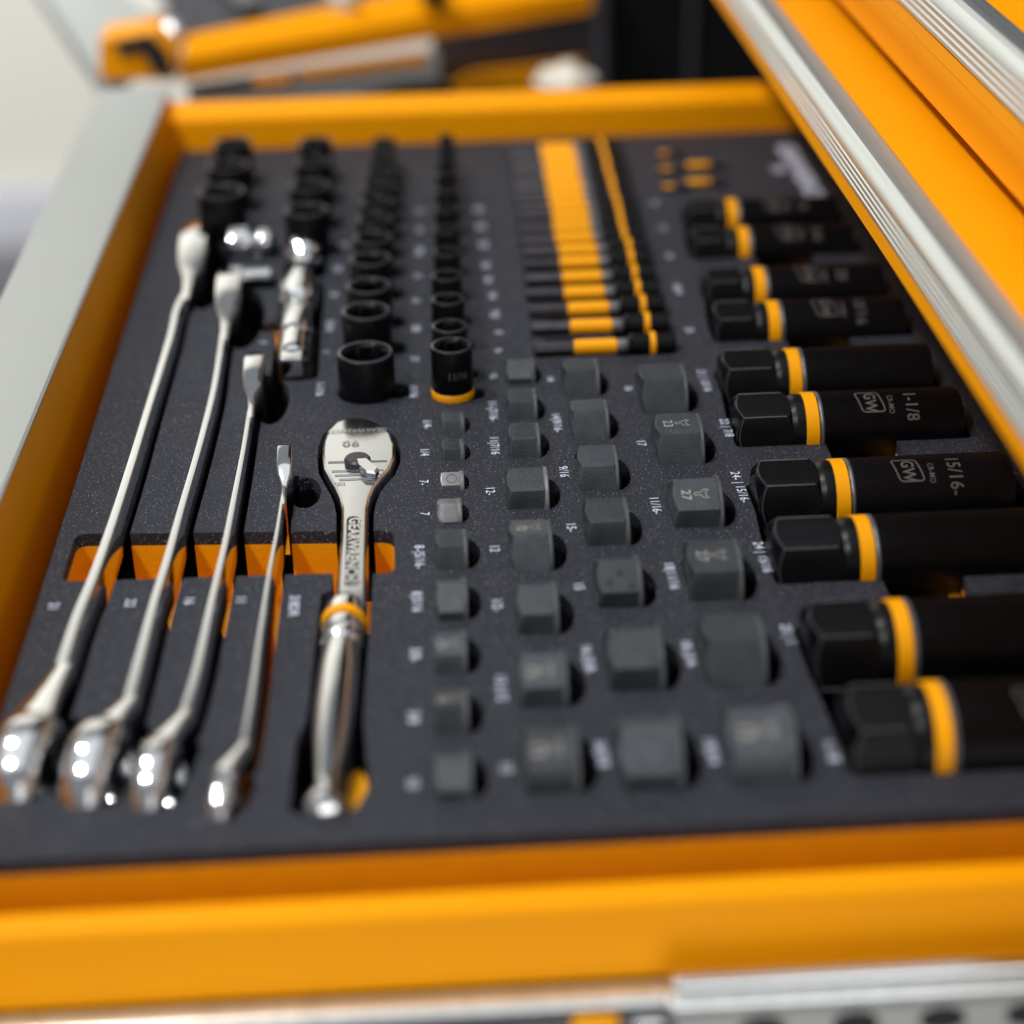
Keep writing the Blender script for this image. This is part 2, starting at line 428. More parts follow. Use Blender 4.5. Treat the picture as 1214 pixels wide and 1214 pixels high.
    POCKETS.append(([((HR @ Vector((u, v, 0))).x, (HR @ Vector((u, v, 0))).y) for u, v in rr_], 'black'))
    return T
wrench([(221, 345), (211, 366), (203, 400), (178, 482), (158, 548), (137, 614), (114, 680), (94, 730), (74, 793)], [11, 11.5, 12, 13, 15, 16, 17.5, 19, 21],
       (19, 948), 70, (35, .105), 'longest chrome wrench, the one nearest the drawer front, leftmost of four')
wrench([(266, 392), (261, 425), (254, 466), (237, 532), (218, 598), (200, 664), (185, 713), (168, 779), (154, 832)], [10, 10, 11, 12, 13, 15, 16, 18, 19],
       (105, 955), 62, (31, .085), 'second longest chrome wrench, ring end just left of the print 22')
wrench([(298, 482), (290, 532), (279, 591), (268, 647), (253, 713), (236, 792), (220, 848)], [8, 9, 11, 12, 14, 16, 17],
       (181, 958), 44, (24, .055), 'third chrome wrench from the left, shank beside the print 16', R=.021)
wrench([(337, 582), (330, 630), (321, 680), (311, 746), (302, 815), (291, 885)], [6, 8, 9, 10, 12, 13],
       (263, 970), 30, (19, .030), 'shortest and slimmest chrome wrench, next to the polished ratchet', R=.013)
# finger well across the wrenches and the ratchet
a = at(90, 633); b = at(467, 629); c = at(468, 680); d = at(72, 690)
w_ = []
for P, Q in ((d, a), (a, b), (b, c), (c, d)): pass
def round_poly(pts, r, k=5):
    out = []
    n = len(pts)
    for i in range(n):
        p = Vector(pts[i][:2]); q0 = Vector(pts[i-1][:2]); q1 = Vector(pts[(i+1) % n][:2])
        a = p+(q0-p).normalized()*r; b = p+(q1-p).normalized()*r
        for j in range(k+1):
            t = j/k; out.append(tuple((1-t)**2*a+2*t*(1-t)*p+t*t*b))
    return out
POCKETS.append((round_poly([d, at(378, 680), c, b, a], .006), 'orange'))

# ------------------------------------------------------------------ ratchet
RT = thing('ratchet', 'polished chrome teardrop ratchet with an orange ring above its handle', 'ratchet')
outl = [(425, 494), (440, 496), (454, 503), (464, 513), (469, 527), (469, 541), (463, 555), (453, 566), (445, 576), (440, 588), (437, 602), (436, 640), (435, 690), (434, 714),
        (398, 714), (399, 690), (403, 640), (404, 602), (401, 588), (396, 577), (390, 567), (383, 554), (381, 538), (382, 524), (387, 510), (397, 500), (410, 495)]
zr = .003
P2 = [at(x, y, zr) for x, y in outl]
cx_ = sum(p.x for p in P2)/len(P2); cy_ = sum(p.y for p in P2)/len(P2)
def inset(P, dlt):
    out = []; n = len(P)
    for i in range(n):
        a = P[i-1]; b = P[(i+1) % n]; t = Vector((b.x-a.x, b.y-a.y)).normalized()
        nrm = Vector((t.y, -t.x))
        out.append(Vector((P[i].x+nrm.x*dlt, P[i].y+nrm.y*dlt, 0)))
    return out
bm = bmesh.new()
loft(bm, [[(q.x, q.y, z) for q in inset(P2, dd)] for dd, z in ((.0006, -.014), (0, -.006), (0, zr-.0022), (.0006, zr-.0009), (.0016, zr-.0001), (.0026, zr))])
mesh_obj('head', bm, 'satin', RT, 25)
# raised cover plate lines, selector disc and lever
pc = at(424, 549, zr)
bm = bmesh.new(); lathe(bm, [(.0062, zr), (.0062, zr+.0022), (.0054, zr+.0032), (.001, zr+.0034)], 'z', 32, (pc.x, pc.y, 0)); dial = mesh_obj('selector', bm, 'bit', RT)
bm = bmesh.new()
lev = [(.0000, -.0035), (.0045, -.0035), (.0100, -.0140), (.0085, -.0180), (.0045, -.0165), (.0010, -.010)]
loft(bm, [[(pc.x+x*s_, pc.y+y*s_, z) for x, y in lev] for s_, z in ((1, zr+.0008), (1, zr+.0030), (.93, zr+.0040))])
mesh_obj('lever', bm, 'chrome', dial)
for k, (y_, hw_) in enumerate(((546, 35), (557, 31), (562, 27), (567, 22))):
    p0 = at(424-hw_, y_+2, zr); p1 = at(424+hw_, y_, zr); t = .0011 if k == 0 else .0005
    bm = bmesh.new()
    bmesh.ops.create_cube(bm, size=1)
    dv = (p1-p0)
    for v in bm.verts:
        q = p0+dv*(v.co.x+.5); v.co = Vector((q.x, q.y+v.co.y*t, zr+.0004+v.co.z*.0004))
    mesh_obj('ridge', bm, 'satin', RT)
print_text('90', at(416, 525, zr+.0004), .008, RT, 'marking', 'worn', rot=180, sx=1)
print_text('GEARWRENCH', at(424, 510, zr+.0004), .0050, RT, 'marking', 'worn', rot=180, sx=.8)
print_text('ON', at(403, 573, zr+.0004), .003, RT, 'marking', 'etch', rot=180, sx=1)
print_text('OFF', at(440, 571, zr+.0004), .003, RT, 'marking', 'etch', rot=180, sx=1)
# raised brand lettering on the shank
bm = bmesh.new(); pm = at(418, 652, zr); qa, qb = at(419, 612, zr), at(417, 692, zr)
Lp = (qa-qb).length
ring = []
for i in range(24):
    a = 2*math.pi*i/24; x = .0036*math.cos(a); y = .0036*math.sin(a)+(Lp/2-.0036)*(1 if math.sin(a) >= 0 else -1)
    ring.append((x, y))
rin = [(x*.80, y*.985) for x, y in ring]
loft(bm, [[(pm.x+x, pm.y+y, zr+.0001) for x, y in ring], [(pm.x+x, pm.y+y, zr+.0008) for x, y in ring], [(pm.x+x, pm.y+y, zr+.0008) for x, y in rin], [(pm.x+x, pm.y+y, zr+.0001) for x, y in rin]], closed=True)
mesh_obj('name_frame', bm, 'satin', RT)
bm = bmesh.new(); loft(bm, [[(pm.x+x, pm.y+y, zr-.0004) for x, y in rin], [(pm.x+x, pm.y+y, zr+.00012) for x, y in rin]]); mesh_obj('name_recess', bm, 'recess', RT)
bm = text_mesh('GEARWRENCH', .0070, .03, 1.42)
r = bmesh.ops.extrude_face_region(bm, geom=bm.faces[:]); vs = [v for v in r['geom'] if isinstance(v, bmesh.types.BMVert)]
bmesh.ops.translate(bm, vec=(0, 0, .0008), verts=vs)
xs = [v.co.x for v in bm.verts]; k_ = (Lp*.93)/(max(xs)-min(xs))
bmesh.ops.scale(bm, vec=(k_, 1, 1), verts=bm.verts)
bmesh.ops.rotate(bm, cent=(0, 0, 0), matrix=Matrix.Rotation(R_(-91), 3, 'Z'), verts=bm.verts)
bmesh.ops.translate(bm, vec=(pm.x, pm.y, zr), verts=bm.verts)
mesh_obj('name_lettering', bm, 'chrome', RT, 30)
# grip
g0, g1 = at(409, 712, .004), at(382, 962, .004)
dirv = (g1-g0); Lg = dirv.length; dirn = dirv.normalized()
rotm = Vector((0, 0, 1)).rotation_difference(dirn).to_matrix().to_4x4(); rotm.translation = Vector((g0.x, g0.y, .000))
def gpart(name, prof, m, n=40):
    prof = [(r_*.84, t_) for r_, t_ in prof]
    bm = bmesh.new(); lathe(bm, prof, 'z', n); bmesh.ops.transform(bm, matrix=rotm, verts=bm.verts); return mesh_obj(name, bm, m, RT, 40)
gpart('collar', [(.0070, -.004), (.0096, .001), (.0104, .004), (.0104, .0100)], 'chrome')
gpart('colour_ring', [(.0100, .0098), (.01085, .0102), (.01085, .0138), (.0100, .0142)], 'ring')
gpart('grip_collar', [(.0098, .0148), (.0104, .0156), (.0104, .022), (.0096, .0226), (.0096, .024), (.0103, .025), (.0103, .030), (.0092, .031)], 'chrome')
gpart('grip', [(.0090, .0305), (.0097, .0322), (.0098, .05), (.0098, Lg*.46), (.0094, Lg*.55), (.0082, Lg*.68), (.0062, Lg*.80), (.0052, Lg*.86), (.0052, Lg*.885), (.0068, Lg*.91), (.0086, Lg*.93), (.0089, Lg*.97), (.0080, Lg*.99), (.004, Lg*1.0)], 'satin')
# pocket for the ratchet
POCKETS.append(([(q.x, q.y) for q in inset(P2, -.0022)], 'black'))
ga = at(409, 700); gb = at(396, 850); gc = at(383, 965)
POCKETS.append((round_poly([(ga.x-.0100, ga.y, 0), (gb.x-.0100, gb.y, 0), (gc.x-.011, gc.y+.045, 0), (gc.x-.012, gc.y+.001, 0), (gc.x+.010, gc.y-.001, 0), (gc.x+.016, gc.y+.016, 0), (gc.x+.014, gc.y+.045, 0), (gb.x+.0108, gb.y, 0), (ga.x+.0115, ga.y, 0)][::-1], .004), 'black'))
POCKETS.append((cpoly(gc.x+.0112, gc.y+.024, .0036, ry=.014), 'shallow'))

# ------------------------------------------------------------------ upright impact sockets
def upright(p, r, top, ring, label, grp, mark=None):
    T = thing('impact_socket', label, 'socket', (p.x, p.y, 0), grp)
    bm = bmesh.new()
    n = 36
    def inner(rr, z):
        out = []
        for i in range(n):
            a = 2*math.pi*i/n; h = math.cos(math.pi/6)/math.cos((a % (math.pi/3))-math.pi/6)
            out.append((rr*h*math.cos(a), rr*h*math.sin(a), z))
        return out
    z0 = -.018 if not ring else .0032
    b = r*.06
    rings = [circ(r*.97, n, z0), circ(r, n, z0+b), circ(r, n, top-b*1.6), circ(r-b*.5, n, top-b*.5), circ(r-b*1.4, n, top), circ(r*.86, n, top), circ(r*.82, n, top-.0006), inner(r*.80, top-.0018), inner(r*.79, top-.014), inner(r*.2, top-.015)]
    loft(bm, rings, cap1=True); mesh_obj('body', bm, 'impact', T, 40)
    bm = bmesh.new()
    loft(bm, [circ(r-b*.4, n, top-b*.45+.0001), circ(r-b*1.3, n, top+.00015), circ(r*.87, n, top+.00015), circ(r*.87, n, top-.0002), circ(r-b*1.3, n, top-.0002), circ(r-b*.6, n, top-b*.5-.0002)], closed=True)
    mesh_obj('worn_rim', bm, 'rim', T)
    if ring:
        bm = bmesh.new(); lathe(bm, [(r*.98, -.0005), (r*1.03, .0002), (r*1.03, .0030), (r*.98, .0036)], 'z', 36); mesh_obj('colour_ring', bm, 'ring', T)
        bm = bmesh.new(); lathe(bm, [(r*.9, -.02), (r*.97, -.0005)], 'z', 36); mesh_obj('drive_end', bm, 'impact', T)
    if mark:
        bmt = text_mesh(mark, .0055, .01, .8)
        for v in bmt.verts:
            th = -math.pi/2+.25+v.co.x/r; v.co = Vector((r*1.01*math.cos(th), r*1.01*math.sin(th), top*.52+v.co.y))
        me = bpy.data.meshes.new('marking'); bmt.to_mesh(me); bmt.free(); me.materials.append(M['etch'])
        oo = bpy.data.objects.new('marking', me); COL.objects.link(oo); oo.parent = T
    POCKETS.append((cpoly(p.x, p.y, r*1.04+.0004), 'black'))
    POCKETS.append((cpoly(p.x+r*.95, p.y-.001, r*.62), 'black'))
    return T
ORD = ['nearest', 'second', 'third', 'fourth', 'fifth', 'sixth', 'seventh', 'eighth', 'ninth', 'tenth', 'eleventh', 'twelfth', 'thirteenth', 'fourteenth', 'fifteenth', 'sixteenth', 'seventeenth', 'eighteenth', 'nineteenth', 'twentieth', 'twenty-first', 'twenty-second']
def nth(i, n): return 'nearest' if i == 0 else ('farthest' if i == n-1 else ORD[i]+' nearest')
colC = [(433, 417, 68), (434, 368, 59), (437, 338, 54), (439, 306, 50), (442, 281, 46), (444, 259, 43), (447, 239, 40), (449, 221, 38), (451, 205, 36), (453, 190, 33), (454, 177, 31), (455, 166, 29)]
for i, (x, y, w) in enumerate(colC):
    p = at(x, y, .022); s = scale_at(p)
    upright(p, w/s/2, .022, False, '%s wide black upright socket in the third socket row, %s' % (nth(i, 12), 'behind the ratchet head' if i == 0 else 'right of the chrome extension' if i < 5 else 'toward the far drawer wall'), 'upright sockets of the third row')
colD = [(535, 409, 50), (533, 386, 43), (531, 354, 40), (530, 326, 37), (530, 298, 33), (530, 271, 31), (530, 247, 29), (530, 225, 27), (530, 205, 25), (530, 188, 23), (530, 173, 20), (529, 161, 17)]
for i, (x, y, w) in enumerate(colD):
    p = at(x, y, .027); s = scale_at(p)
    lab = 'narrow black upright socket standing on a bright orange ring, nearest of its row' if i == 0 else '%s narrow black upright socket in the row beside the orange sleeves' % nth(i, 12)
    upright(p, w/s/2, .027, i == 0, lab, 'upright sockets of the fourth row', '11/16' if i == 0 else None)
for i, (x, y, w) in enumerate([(363, 248, 52), (367, 219, 48), (371, 191, 43), (374, 167, 40)]):
    p = at(x, y, .026); s = scale_at(p)
    upright(p, w/s/2, .026, False, '%s large black upright socket in the second row, behind the chrome extension' % nth(i, 4), 'upright sockets of the second row')
for i, (x, y, w) in enumerate([(262, 226, 56), (270, 195, 50), (276, 168, 45)]):
    p = at(x, y, .028); s = scale_at(p)
    upright(p, w/s/2, .028, False, '%s of the biggest black upright sockets, in the far left corner' % nth(i, 3), 'upright sockets of the first row')

# ------------------------------------------------------------------ chrome extensions lying along the row
def along(name, label, p0, p1, prof, z, m='chrome', n=28):
    T = thing(name, label, 'extension', group='chrome drive extensions')
    d = p1-p0; L = d.length; rm = Vector((0, 0, 1)).rotation_difference(d.normalized()).to_matrix().to_4x4(); rm.translation = Vector((p0.x, p0.y, z))
    for nm, pr in prof:
        bm = bmesh.new()
        if nm == 'drive_square':
            (w, a, b_) = pr; box(bm, -w, w, -w, w, a*L, b_*L, .0008)
        else: lathe(bm, [(r_*1.18, t*L) for r_, t in pr], 'z', n)
        bmesh.ops.transform(bm, matrix=rm, verts=bm.verts); mesh_obj(nm, bm, m, T, 30)
    POCKETS.append((rrect(min(p0.x, p1.x)-.011, max(p0.x, p1.x)+.013, p0.y-.002, p1.y+.003, .006), 'black'))
    return T
along('drive_extension', 'longer stepped chrome extension lying behind the ratchet head', at(346, 437, .006), at(356, 326, .006),
      [('drive_square', (.0056, 0, .10)), ('socket_end', [(.0055, .08), (.0068, .10), (.0070, .13), (.0070, .26), (.0058, .27), (.0058, .30), (.0074, .31), (.0076, .34), (.0076, .58), (.0066, .60)]),
       ('bar', [(.0055, .59), (.0052, .66)]), ('knurled_collar', [(.0062, .65), (.0086, .67), (.0090, .71), (.0090, .80), (.0062, .83)]), ('drive_end', [(.0060, .82), (.0068, .85), (.0068, .97), (.0055, 1.0)])], .006)
along('drive_adapter', 'small chrome adapter with a round flange and ball, beyond the stepped extension', at(359, 317, .006), at(361, 274, .006),
      [('drive_square', (.0048, 0, .2)), ('flange', [(.005, .18), (.0090, .24), (.0090, .42), (.005, .48)]), ('drive_ball', [(.0036, .46), (.0036, .60), (.0052, .68), (.0062, .80), (.0052, .92), (.002, 1.0)])], .006)
def across(name, label, p0, L, prof, m='chrome'):
    T = thing(name, label, 'adapter', tuple(p0), 'chrome drive extensions')
    for nm, pr in prof:
        bm = bmesh.new(); lathe(bm, [(r_, t*L-L/2) for r_, t in pr], 'x', 28); mesh_obj(nm, bm, m, T, 30)
    POCKETS.append((rrect(p0.x-L/2-.001, p0.x+L/2+.003, p0.y-.010, p0.y+.010, .004), 'black'))
across('universal_joint', 'chrome universal joint lying behind the second longest wrench tip', at(298, 288, .006), .029, [('yoke', [(.006, 0), (.0098, .08), (.0105, .25), (.0098, .45), (.005, .52)]), ('ball', [(.005, .5), (.0078, .62), (.0086, .76), (.0072, .9), (.003, 1.)])])
across('drive_pin', 'short chrome bar lying crosswise just in front of the universal joint', at(300, 328, .004), .022, [('pin', [(.003, 0), (.0045, .05), (.0045, .95), (.003, 1.)])])
POCKETS.append((cpoly(at(326, 388).x, at(326, 388).y, .0082, ry=.0080), 'shallow'))
for x0_, x1_, y_ in ((646, 690, 404), (652, 684, 381)):
    a_, b_ = at(x0_, y_), at(x1_, y_); POCKETS.append((rrect(a_.x, b_.x, a_.y-.0022, a_.y+.0026, .001), 'shallow'))

# ------------------------------------------------------------------ half-sunk hexagon sockets
HEX = {
 1: [(537, 512, 27, 27, 10, ''), (537, 545, 27, 28, 12, 'o'), (536, 580, 28, 25, 32, 'O'), (533, 619, 29, 31, -12, 'L'), (536, 673, 38, 48, 8, ''), (536, 733, 38, 50, 38, ''), (534, 797, 40, 50, 16, 'w'), (535, 868, 42, 52, 4, 'm'), (538, 945, 45, 54, 35, '')],
 2: [(617, 454, 34, 34, 38, ''), (619, 497, 36, 40, 10, ''), (622, 541, 38, 43, 12, 'o'), (626, 602, 50, 52, 20, 'b'), (631, 674, 50, 60, -3, 'm'), (638, 750, 50, 62, 22, ''), (645, 836, 58, 66, 24, 'w'), (655, 937, 66, 76, 22, 'w')],
 3: [(690, 468, 42, 47, 2, ''), (700, 519, 45, 49, 0, ''), (710, 580, 48, 56, 12, ''), (721, 645, 52, 58, 15, ''), (735, 718, 54, 62, 30, 'h'), (755, 816, 66, 76, 25, ''), (773, 932, 76, 84, 36, 'o')],
 4: [(788, 487, 55, 60, 2, ''), (807, 548, 56, 62, 8, 'n'), (828, 623, 60, 63, 28, 'N'), (849, 710, 64, 74, 16, 'n'), (873, 810, 72, 82, 0, ''), (905, 925, 82, 90, 22, 'w')]}
LBL = {1: ['1/4-', '1/4', '7-', '7', '8-|5/16-', '8|5/16', '3/8-', '3/8', '10'],
       2: ['10-', '11-|7/16-', '11|7/16', '12-', '12', '1/2-', '13-|1/2', '13'],
       3: ['14', '14|9/16-', '9/16', '15-', '15', '16-|5/8-', '16|5/8'],
       4: ['16', '17', '11/16-', '18|11/16', '18-|3/4-', '19|3/4']}
LOOK = {'': 'plain grey', 'o': 'grey with a faint circle', 'O': 'small and bright with an engraved circle', 'L': 'small bright bare steel', 'w': 'grey with a pale worn mark', 'm': 'grey with a pale smudged marking',
        'b': 'grey with a pale worn right edge', 'h': 'grey with three small dark pits', 'n': 'grey with a faint number', 'N': 'grey with etched 27 and wrench symbol'}
def open_wrench_icon(bm, ox, oy, z, s):
    """outline of a small spanner, drawn as thin raised strokes in a plane (u = +x, v = +y)"""
    jaw = [(-1.0, .22), (-.35, .22), (-.15, .5), (.25, .62), (.62, .50), (.30, .28), (.22, .0), (.30, -.28), (.62, -.50), (.25, -.62), (-.15, -.5), (-.35, -.22), (-1.0, -.22), (-1.15, 0)]
    inner = []
    n = len(jaw)
    for i in range(n):
        a = Vector(jaw[i-1]); b = Vector(jaw[(i+1) % n]); t = (b-a).normalized(); inner.append(Vector(jaw[i])+Vector((t.y, -t.x))*.10)
    A = [bm.verts.new((ox+x*s, oy+y*s, z)) for x, y in jaw]; B = [bm.verts.new((ox+q.x*s, oy+q.y*s, z)) for q in inner]
    for i in range(n):
        j = (i+1) % n; bm.faces.new((A[i], A[j], B[j], B[i]))
COLN = {1: 'first', 2: 'second', 3: 'third', 4: 'fourth'}
foam_prints = []
for cno, rows in HEX.items():
    for i, (cx, yb, w, h, tilt, mk) in enumerate(rows):
        p = at(cx, yb, 0); s = scale_at(p); r = h/(1.36*s); L = w/s
        n = len(rows)
        lab = 'hexagon socket, %s, %s, %s hexagon column' % (LOOK[mk], ('nearest' if i == n-1 else 'farthest' if i == 0 else ORD[i]+' from the back'), COLN[cno])
        cy = p.y+r*.80
        T = thing('hex_socket', lab, 'socket', (p.x, cy, -.001), 'half-sunk hexagon sockets in four columns')
        # vertices at rot + k*60; top face normal tilted towards the camera by `tilt`
        rot = math.pi/2+R_(tilt)+math.pi/6     # u=y, v=z
        rot = -(-math.pi/2-R_(tilt))+math.pi/6
        bm = bmesh.new()
        q0 = hexring(r, rot, -L/2+.0009, .75); q1 = hexring(r, rot, L/2-.0012, -.55)
        loft(bm, [scaled(q0, .84, -.0009), scaled(q0, .955, -.0006), q0, scaled(q0, 1.0, .0004), q1, scaled(q1, .95, .0008), scaled(q1, .86, .0009)])
        mt = 'hexlight' if mk in ('O', 'L') else 'hexm'
        mesh_obj('body', bm, mt, T, 28)
        # round flange behind the hexagon at the right
        bm = bmesh.new(); lathe(bm, [(r*.80, L/2-.0024), (r*.93, L/2-.0018), (r*.965, L/2-.0014), (r*.965, L/2-.0003), (r*.94, L/2+.0002), (r*.78, L/2+.0003), (r*.72, L/2-.0003)], 'x', 48); mesh_obj('flange', bm, 'hexlight' if mk in ('L', 'O', 'b') else 'edgedark', T, 30)
        bm = bmesh.new(); loft(bm, [scaled(q0, .990, -.00010), scaled(q0, 1.002, 0), scaled(q0, 1.002, .00020), scaled(q0, .990, .00020)], closed=True); mesh_obj('worn_edge', bm, 'edgedark', T)
        # marks on the top face, laid on a small plane rotated with the face
        af = r*math.cos(math.pi/6)+.00012
        def face_obj(bm, name, m):
            # local plane: x right, y away, z normal -> rotate about x by tilt (towards camera)
            bmesh.ops.translate(bm, vec=(0, 0, af), verts=bm.verts)
            bmesh.ops.rotate(bm, cent=(0, 0, 0), matrix=Matrix.Rotation(R_(tilt), 3, 'X'), verts=bm.verts)
            me = bpy.data.meshes.new(name); bm.to_mesh(me); bm.free(); me.materials.append(M[m])
            oo = bpy.data.objects.new(name, me); COL.objects.link(oo); oo.parent = T
        if mk in ('o', 'O'):
            bm = bmesh.new(); rr = min(L, r)*(.33 if mk == 'O' else .34); wd = .09 if mk == 'O' else .06
            A = [bm.verts.new((rr*math.cos(a*math.pi/24), rr*math.sin(a*math.pi/24), 0)) for a in range(48)]
            B = [bm.verts.new((rr*(1-wd)*math.cos(a*math.pi/24), rr*(1-wd)*math.sin(a*math.pi/24), 0)) for a in range(48)]
            for k in range(48): j = (k+1) % 48; bm.faces.new((A[k], A[j], B[j], B[k]))
            face_obj(bm, 'engraved_circle', 'darkline')
        elif mk == 'h':
            for (hx_, hy_) in ((-.004, -.003), (.0005, .001), (.005, -.005)):
                bm = bmesh.new(); bmesh.ops.create_circle(bm, cap_ends=True, radius=.0016, segments=16); bmesh.ops.translate(bm, vec=(hx_, hy_, 0), verts=bm.verts); face_obj(bm, 'pit', 'darkline')
        elif mk in ('n', 'N', 'w', 'm'):
            ts = r*(.36 if mk in 'wm' else .30)
            num = {'N': '27', 'n': '23' if i < 2 else '27', 'w': '13', 'm': '10'}[mk]
            bm = text_mesh(num, ts*1.15, .015, .9); bmesh.ops.rotate(bm, cent=(0, 0, 0), matrix=Matrix.Rotation(R_(-90), 3, 'Z'), verts=bm.verts); bmesh.ops.translate(bm, vec=(-L*.22, -.0003, 0), verts=bm.verts)
            face_obj(bm, 'marking', 'etchbright' if mk == 'N' else 'etchmid')
            bm = bmesh.new(); open_wrench_icon(bm, L*.14, 0, 0, ts*.78); face_obj(bm, 'spanner_symbol', 'etchbright' if mk == 'N' else 'etchmid')
        POCKETS.append((rrect(p.x-L/2+.0008, p.x+L/2+.0002, cy-r*.80, cy+r*.80, .0008), 'black'))
        ex = .0074*min(1.25, h/60+.1)
        POCKETS.append(([(p.x+L/2-.003, cy+r*1.2)]+[(p.x+L/2-.001+ex*math.cos(R_(a_)), cy+r*.13+r*1.07*math.sin(R_(a_))) for a_ in range(90, -91, -10)]+[(p.x+L/2-.003, cy-r*.86)], 'black'))

# ------------------------------------------------------------------ deep impact sockets
#  (ring top-left x, ring top y, radius, hex length, body length, label)
def deep(xr, yt, r, hexL, bodyL, label, print_=None, tilt=12):
    zc = 0.0
    # axis point: the ring's silhouette top lies r above the axis in the view
    p = at(xr+6, yt, 0); s = scale_at(p)
    p = at(xr+10, yt+r*s*.99, 0)
    T = thing('deep_socket', label, 'socket', (p.x, p.y, zc), 'long black impact sockets lying in pairs')
    rw = .0066
    hr = r*1.06
    rot = math.pi/2+R_(tilt)+math.pi/6
    bm = bmesh.new()
    x0 = -.004-hexL
    hq = hr*.98; q0 = hexring(hq, rot, x0+.0012, 1.0); q1 = hexring(hq, rot, -.0062, -.9)
    loft(bm, [scaled(q0, .80, -.0012), scaled(q0, .94, -.0009), q0, scaled(q0, 1., .0005), q1, scaled(q1, .93, .0012), scaled(q1, .86, .0022)]); HX = mesh_obj('hex_end', bm, 'impact', T, 24)
    bm = bmesh.new()
    loft(bm, [scaled(q0, .990, -.00012), scaled(q0, 1.003, -.00002), scaled(q0, 1.003, .00022), scaled(q0, .990, .00022)], closed=True); mesh_obj('worn_edge', bm, 'edge', HX)
    for kk in range(6):
        aa = rot+math.pi/3*kk; bm = bmesh.new(); yc, zc2 = hq*.983*math.cos(aa), hq*.983*math.sin(aa)
        loft(bm, [[(xx, yc+.00028*math.cos(w3), zc2+.00028*math.sin(w3)) for w3 in (0, 1.57, 3.14, 4.71)] for xx in (x0+.0036, -.0092)]); mesh_obj('worn_edge', bm, 'edge', HX)
    # worn edges along the hexagon
    bm = bmesh.new(); lathe(bm, [(r*.86, -.0075), (r*.95, -.0045), (r*.965, -.0035), (r*.965, .0003)], 'x', 48); mesh_obj('neck_collar', bm, 'impact', T, 30)
    bm = bmesh.new(); lathe(bm, [(r*.93, -.0001), (r*1.0, .0004), (r*1.0, rw-.0004), (r*.93, rw)], 'x', 48); mesh_obj('colour_ring', bm, 'ring', T, 30)
    bm = bmesh.new()
    lathe(bm, [(r*.90, rw-.0002), (r*.985, rw+.0002), (r*1.005, rw+.0010), (r*1.0, rw+.0022), (r*1.0, rw+bodyL*.55), (r*1.0, rw+bodyL-.002), (r*.965, rw+bodyL), (r*.80, rw+bodyL), (r*.76, rw+bodyL-.002), (r*.74, rw+bodyL-.03)], 'x', 64)
    B = mesh_obj('body', bm, 'impact', T, 30)
    bm = bmesh.new(); lathe(bm, [(r*.985, rw+.0002), (r*1.008, rw+.0008), (r*1.009, rw+.0014), (r*1.003, rw+.0018), (r*.98, rw+.0014)], 'x', 48, closed=True); mesh_obj('worn_edge', bm, 'edge', T)
    if print_:
        wrapped_text(print_, .0085, rw+bodyL*.64, .55, r*1.006, T, 'size_marking')
        wrapped_text('CR-MO', .0036, rw+bodyL*.50, .50, r*1.006, T, 'steel_marking')
        ea = .40
        wrapped_text('GW', .0078, rw+bodyL*.36, ea, r*1.006, T, 'maker_emblem', sx=.85, bold=.02)
        bm = bmesh.new(); xe = rw+bodyL*.36; outer = []; inn = []
        for cx2, cy2, a0 in ((.0042, .0040, 0), (-.0050, .0040, 90), (-.0050, -.0036, 180), (.0042, -.0036, 270)):
            for q in range(5):
                a2 = R_(a0+90*q/4)
                for lst, rr2 in ((outer, .0020), (inn, .0013)):
                    uu, ww = cx2+rr2*math.cos(a2), cy2+rr2*math.sin(a2); lst.append((uu, ww))
        def dense(l):
            o2 = []
            for k2 in range(len(l)):
                p0, p1 = l[k2], l[(k2+1) % len(l)]
                for q in range(4): o2.append((p0[0]+(p1[0]-p0[0])*q/4, p0[1]+(p1[1]-p0[1])*q/4))
            return o2
        cyl = lambda l: [bm.verts.new((xe+w2+.2*u2, -r*1.006*math.sin(ea+u2/r), r*1.006*math.cos(ea+u2/r))) for u2, w2 in dense(l)]
        outer, inn = cyl(outer), cyl(inn)
        for a_ in range(len(outer)):
            b_ = (a_+1) % len(outer); bm.faces.new((outer[a_], outer[b_], inn[b_], inn[a_]))
        me = bpy.data.meshes.new('emblem_frame'); bm.to_mesh(me); bm.free(); me.materials.append(M['etch'])
        oo = bpy.data.objects.new('emblem_frame', me); COL.objects.link(oo); oo.parent = T
    return p, r, x0, rw+bodyL
DEEP = [((849, 237, .0132, .022, .062), (862, 270, .0136, .024, .062), '19', '3/4', 'farthest'),
        ((880, 318, .0150, .023, .066), (896, 358, .0155, .025, .067), '20', '13/16', 'second farthest'),
        ((919, 415, .0172, .029, .066), (938, 467, .0176, .029, .069), None, '1-1/8', 'middle'),
        ((972, 546, .0182, .030, .073), (999, 613, .0186, .031, .080), '15/16-', None, 'fourth'),
        ((1040, 713, .0200, .0285, .080), (1082, 811, .0210, .0255, .085), None, '27', 'nearest')]
deep_ends = []
